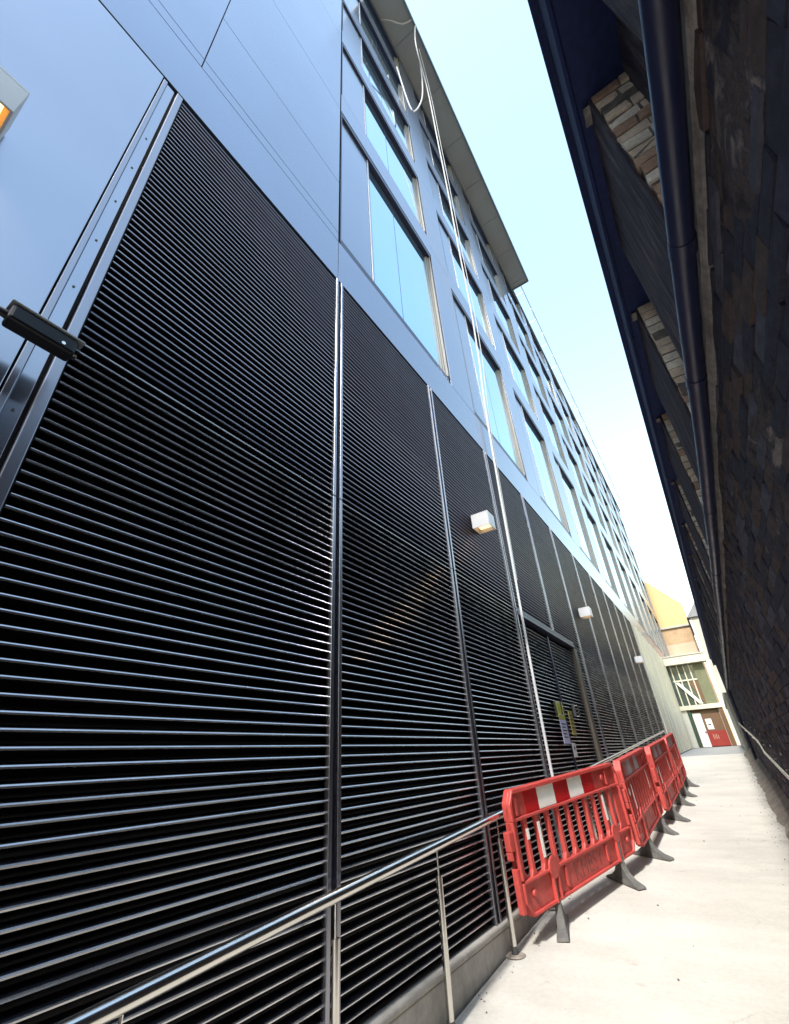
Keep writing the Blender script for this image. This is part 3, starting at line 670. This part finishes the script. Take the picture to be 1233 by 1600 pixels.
# upper wall: piers with reflected sun painted on end bricks, shade on fronts, dark recesses between
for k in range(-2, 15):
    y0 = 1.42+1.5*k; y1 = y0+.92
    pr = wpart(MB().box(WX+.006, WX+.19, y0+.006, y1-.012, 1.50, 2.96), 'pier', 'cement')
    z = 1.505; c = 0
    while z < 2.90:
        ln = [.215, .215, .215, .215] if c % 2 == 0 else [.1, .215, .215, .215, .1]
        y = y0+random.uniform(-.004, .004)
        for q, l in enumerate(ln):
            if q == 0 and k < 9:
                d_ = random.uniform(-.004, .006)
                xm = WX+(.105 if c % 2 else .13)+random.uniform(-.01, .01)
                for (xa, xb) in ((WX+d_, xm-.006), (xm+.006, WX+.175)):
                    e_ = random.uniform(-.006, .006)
                    MB().poly([(a_+random.uniform(-.004,.004), b_+e_+random.uniform(-.004,.004), c_+random.uniform(-.005,.005)) for (a_, b_, c_) in [(xa,y,z),(xb,y,z),(xb,y+l,z),(xa,y+l,z),(xa,y,z+.062),(xb,y,z+.062),(xb,y+l,z+.062),(xa,y+l,z+.062)]], [(3,2,1,0),(4,5,6,7),(0,1,5,4),(1,2,6,5),(2,3,7,6),(3,0,4,7)]).build('brick', random.choice(['buff', 'buff', 'sunlit_pink', 'sunlit_pale']), pr)
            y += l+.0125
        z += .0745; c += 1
    # dark skin paints the front as shaded beside the sunlit-toned ends
    n = 9; pts = [(y0+.004+random.uniform(0,.02), 1.5+1.45*i/n) for i in range(n+1)]+[(y1-.006, 2.96), (y1-.006, 1.5)]
    MB().prism(pts, WX-.018, WX-.005, 'x').build('shade_coat', 'streaked_render', pr)
wpart(MB().box(WX+.16, WX+.199, -26, YW1, 1.50, 2.97), 'recess_wall', 'streaked_render')
# eaves
ev = wpart(MB().box(.37, .74, -26, YW1, 2.925, 2.955).box(.355, .375, -26, YW1, 2.90, 3.17), 'eaves', 'fascia', bevel=.004)
for k in range(10):
    MB().box(.350, .380, -2+k*2.6, -1.985+k*2.6, 2.895, 3.172).build('fascia_joint', 'pipe', ev)
MB().box(.32, 1.6, -26, YW1, 3.172, 3.20).build('roof_edge', 'fascia', ev, bevel=.006)
for k in range(-1, 14):
    MB().prism([(1.44+1.5*k, 2.90), (1.50+1.5*k, 2.90), (1.62+1.5*k, 2.965), (1.50+1.5*k, 2.965)], .40, .47, 'x').build('corbel', 'cement', ev)
# pipe along the wall
PXc, PZc, PR = .392, 1.462, .0385
pp = empty('drain_pipe', (PXc, 3, PZc)); tag(pp, 'long black pipe running along the old wall under the eaves', 'pipe')
P0 = Vector(pp.location)
def sag(y): return PZc+.006*math.sin(y*1.3)
seams = [-3, .35, 1.30, 2.05, 3.6, 5.2, 7.6, 10, 12.4, 14.8, 17.2]
for a, c in zip(seams[:-1], seams[1:]):
    o = MB().tube([(PXc+.002*math.sin(y_*3), y_, sag(y_)) for y_ in [a+(c-a)*t/6 for t in range(7)]], PR, 20).build('pipe_length', 'pipe', pp, smooth=True); o.location = -P0
for c in seams[1:]:
    o = MB().tube([(PXc, c-.03, sag(c)), (PXc, c+.03, sag(c))], PR+.0035, 20).box(PXc+.02, WX+.02, c-.012, c+.012, sag(c)-.012, sag(c)+.012).build('collar', 'pipe', pp, smooth=True); o.location = -P0
o = MB().tube([(PXc, 17.2, sag(17.2)), (PXc, 17.5, sag(17.2)-.03), (PXc, 17.62, sag(17.2)-.2), (PXc, 17.65, gz(17.65)+.05)], PR, 16).build('downpipe', 'pipe', pp, smooth=True); o.location = -P0
# rail on the right
rr_ = empty('wall_rail', (.36, 9.5, gz(9.5)+.95)); tag(rr_, 'thin grey kinked rail fixed along the old brick wall', 'rail')
RR0 = Vector(rr_.location)
def wr(y): return gz(y)+.93+(.075 if y > 9.9 else 0)
rp = [(.345, y_, wr(y_)) for y_ in (1.5, 4, 6, 8, 9.1)]+[(.36, 10.2, wr(10.2)), (.365, 13, wr(13)), (.365, 16, wr(16)), (.37, 20, wr(20))]
o = MB().tube(rp, .021, 12).build('rail', 'steel', rr_, smooth=True); o.location = -RR0
for y_ in (2.4, 4.2, 6, 7.6, 9, 10.6, 12, 13.4, 15, 17):
    o = MB().tube([(.345, y_, wr(y_)-.02), (.40, y_, wr(y_)-.07), (WX+.03, y_, wr(y_)-.07)], .010, 8).build('bracket', 'steel', rr_, smooth=True); o.location = -RR0
    o = MB().tube([(WX-.012, y_, wr(y_)+.09), (WX-.028, y_, wr(y_)+.09)], .016, 10).build('fixing', 'lampwhite', rr_, smooth=True); o.location = -RR0
# bit of rubble at the foot of the wall
rb = MB().poly([(.22,9.0,gz(9)), (.42,8.95,gz(9)), (.43,9.25,gz(9.2)), (.24,9.3,gz(9.2)), (.30,9.05,gz(9)+.07), (.40,9.1,gz(9)+.10), (.36,9.22,gz(9)+.05)], [(0,1,4),(1,5,4),(1,2,5),(2,6,5),(2,3,6),(3,0,4,6),(4,5,6),(3,2,1,0)]).build('stone_chunk', 'cement')
tag(rb, 'lump of broken mortar at the foot of the old wall', 'rubble')

# ------------------------------------------------------------------ far end of the alley
YF = 34.0; S = YF/22
K = empty('link_building', (-.9, YF, gz(YF))); tag(K, 'glazed link with cream beams and a red and brown door at the alley end', 'building')
K0 = Vector(K.location)
def kpart(mb, name, m, parent=None, **k):
    o = mb.build(name, m, parent or K, **k)
    if parent is None: o.location = -K0
    return o
zf = gz(YF)
b1, b2 = 1.20*S, 2.86*S
kpart(MB().box(-2.1*S, .10*S, YF-.25, YF+.25, b1, b1+.155*S), 'beam', 'cream', bevel=.01)
kpart(MB().box(-2.1*S, .16*S, YF-.45, YF+.25, b2, b2+.30*S), 'beam', 'cream', bevel=.01)
kpart(MB().box(-2.1*S, .16*S, YF-.50, YF-.45, b2+.30*S+.002, b2+.34*S), 'coping', 'creamgrey', bevel=.01)
gl = kpart(MB().box(-1.35*S, .0, YF+.06, YF+.09, b1+.16*S, b2), 'glazing', 'darkglass')
for x in (-1.15, -.92, -.70, -.5): MB().box(x*S-.03, x*S+.03, YF-.02, YF+.05, b1+.16*S, b2).build('glazing_bar', 'cream', gl)
MB().box(-1.2*S, -.15*S, YF-.03, YF+.045, b1+1.05*S, b1+1.10*S).build('transom', 'cream', gl)
MB().prism([(-1.15*S, b1+1.02*S), (-1.02*S, b1+1.02*S), (-.45*S, b1+.20*S), (-.58*S, b1+.20*S)], YF-.08, YF-.035, 'y').build('stair_string', 'wdoor', gl)
MB().prism([(-.70*S, b1+1.02*S), (-.35*S, b1+1.02*S), (-.12*S, b1+.20*S), (-.40*S, b1+.20*S)], YF+.0, YF+.045, 'y').build('brown_panel', 'brownboard', gl)
kpart(MB().box(-.36*S, .02*S, YF-.06, YF+.1, b1+.16*S, b2), 'moss_panel', 'greenpanel')
for x0, x1, mm in ((-2.1, -1.62, 'creamgrey'), (-1.62, -1.30, 'cream'), (-1.30, -1.08, 'creamgrey'), (-1.08, -.98, 'dgreen')):
    kpart(MB().box(x0*S, x1*S-.02, YF-.12, YF+.1, zf, b1 if x1 < -1.2 or True else b2), 'wall_panel', mm, bevel=.006)
for x0, x1, mm in ((-2.1, -1.78, 'creamgrey'), (-1.78, -1.52, 'cream'), (-1.52, -1.36, 'creamgrey')):
    kpart(MB().box(x0*S, x1*S-.02, YF-.10, YF+.1, b1+.16*S, b2), 'wall_panel', mm, bevel=.006)
kpart(MB().box(-1.1*S, .1*S, YF+.1, YF+.14, zf, b1), 'back_wall', 'brownboard')
dw = kpart(MB().box(-.96*S, -.68*S, YF-.03, YF+.03, zf+.01, b1-.18), 'door_leaf', 'wdoor', bevel=.01)
MB().tube([(-.71*S, YF-.05, .42*S), (-.71*S, YF-.08, .42*S)], .04, 10).build('handle', 'redboard', dw)
db = kpart(MB().box(-.675*S, -.06*S, YF-.02, YF+.03, .46*S, b1-.06), 'door_panel', 'brownboard', bevel=.01)
MB().box(-.60*S, -.40*S, YF-.026, YF-.021, .50*S, .86*S).build('notice', 'paper', db)
MB().box(-.55*S, -.45*S, YF-.0275, YF-.0265, .64*S, .68*S).build('print', 'ink', db)
dk = kpart(MB().box(-.675*S, -.06*S, YF-.03, YF+.03, zf+.03, .455*S), 'kick_panel', 'redboard', bevel=.01)
for q in range(4): MB().box((-.52+.05*q)*S, (-.51+.05*q)*S, YF-.034, YF-.031, .18*S, (.34-.03*(q % 2))*S).build('scratch', 'farpink', dk)
kpart(MB().box(-.05*S, .10*S, YF-.18, YF+.12, zf, b1), 'jamb', 'brownboard', bevel=.008)
kpart(MB().box(-.062*S, -.052*S, YF-.06, YF+.0, zf, b1), 'door_trim', 'cream')
# pale return wall on the right, beyond the old wall
rw = MB().box(.34, .8, 24.05, 33.6, -2.2, 1.7).box(.28, .8, 24.05, 33.6, 1.7, 1.85).build('return_wall', 'farstone', bevel=.01); tag(rw, 'pale rendered return wall between the old wall and the link', 'wall')
# ochre gabled building closing the view
F = empty('ochre_building', (-.9, 46.2, 0)); tag(F, 'ochre rendered gable building with tan brick band behind the link', 'building')
F0 = Vector(F.location); S2 = 46.2/22
def fpart(mb, name, m, **k):
    o = mb.build(name, m, F, **k); o.location = -F0; return o
fpart(MB().box(-3.0, .17, 46.2, 54, -2.4, 3.68*S2), 'lower_wall', 'farpink')
fpart(MB().box(-3.0, .17, 46.22, 54, 3.68*S2+.002, 4.30*S2), 'brick_band', 'farbrick')
fpart(MB().box(-3.0, .20, 46.05, 54, 4.302*S2, 4.38*S2), 'string_course', 'farstone', bevel=.02)
fpart(MB().prism([(-3.0, 4.382*S2), (.17, 4.382*S2), (.17, 5.22*S2), (-2.05, 6.5*S2), (-3.0, 7.0*S2)], 46.2, 54, 'y'), 'gable_wall', 'farorange')
for r_ in range(14):
    for q in range(5):
        x0 = -2.2+q*.47+(.235 if r_ % 2 else 0)
        fpart(MB().box(x0, min(x0+.43, .165), 46.195, 46.22, 3.70*S2+r_*.092, 3.70*S2+r_*.092+.075), 'brick', 'farbrick')
G = empty('stone_building', (1.5, 44, 0)); tag(G, 'pale stone building with slate roof behind the old wall', 'building')
G0 = Vector(G.location)
for nm, mb, mm in (('wall', MB().box(.35, 6, 44, 52, -2.4, 9.2), 'farstone'), ('roof', MB().prism([(.1, 9.21), (6.2, 9.21), (6.2, 12.2), (2.6, 12.2)], 43.8, 52, 'y'), 'slate'), ('downpipe', MB().tube([(.30, 43.9, 9.0), (.30, 43.9, -2)], .09, 10), 'wdoor')):
    o = mb.build(nm, mm, G); o.location = -G0
# grit and crumbs of mortar along both edges of the ramp
m = MB(); rg = random.Random(3)
for i in range(420):
    y = rg.uniform(1.5, 16); x = rg.choice([rg.gauss(.14, .07), rg.gauss(.14, .07), rg.gauss(-1.90, .05)]) if rg.random() < .85 else rg.uniform(-1.7, .1)
    r_ = rg.uniform(.003, .011); z = gz(y)+r_*.4
    p = [(x+r_*rg.uniform(.6,1.3)*dx, y+r_*rg.uniform(.6,1.3)*dy, z+r_*rg.uniform(.4,.9)*dz) for dx, dy, dz in ((1,0,0),(0,1,0),(-1,0,0),(0,-1,0),(0,0,1),(0,0,-1))]
    m.poly(p, [(0,1,4),(1,2,4),(2,3,4),(3,0,4),(1,0,5),(2,1,5),(3,2,5),(0,3,5)])
tag(m.build('grit', 'cement'), 'grey grit and mortar crumbs scattered along the ramp edges', 'grit', kind='stuff')
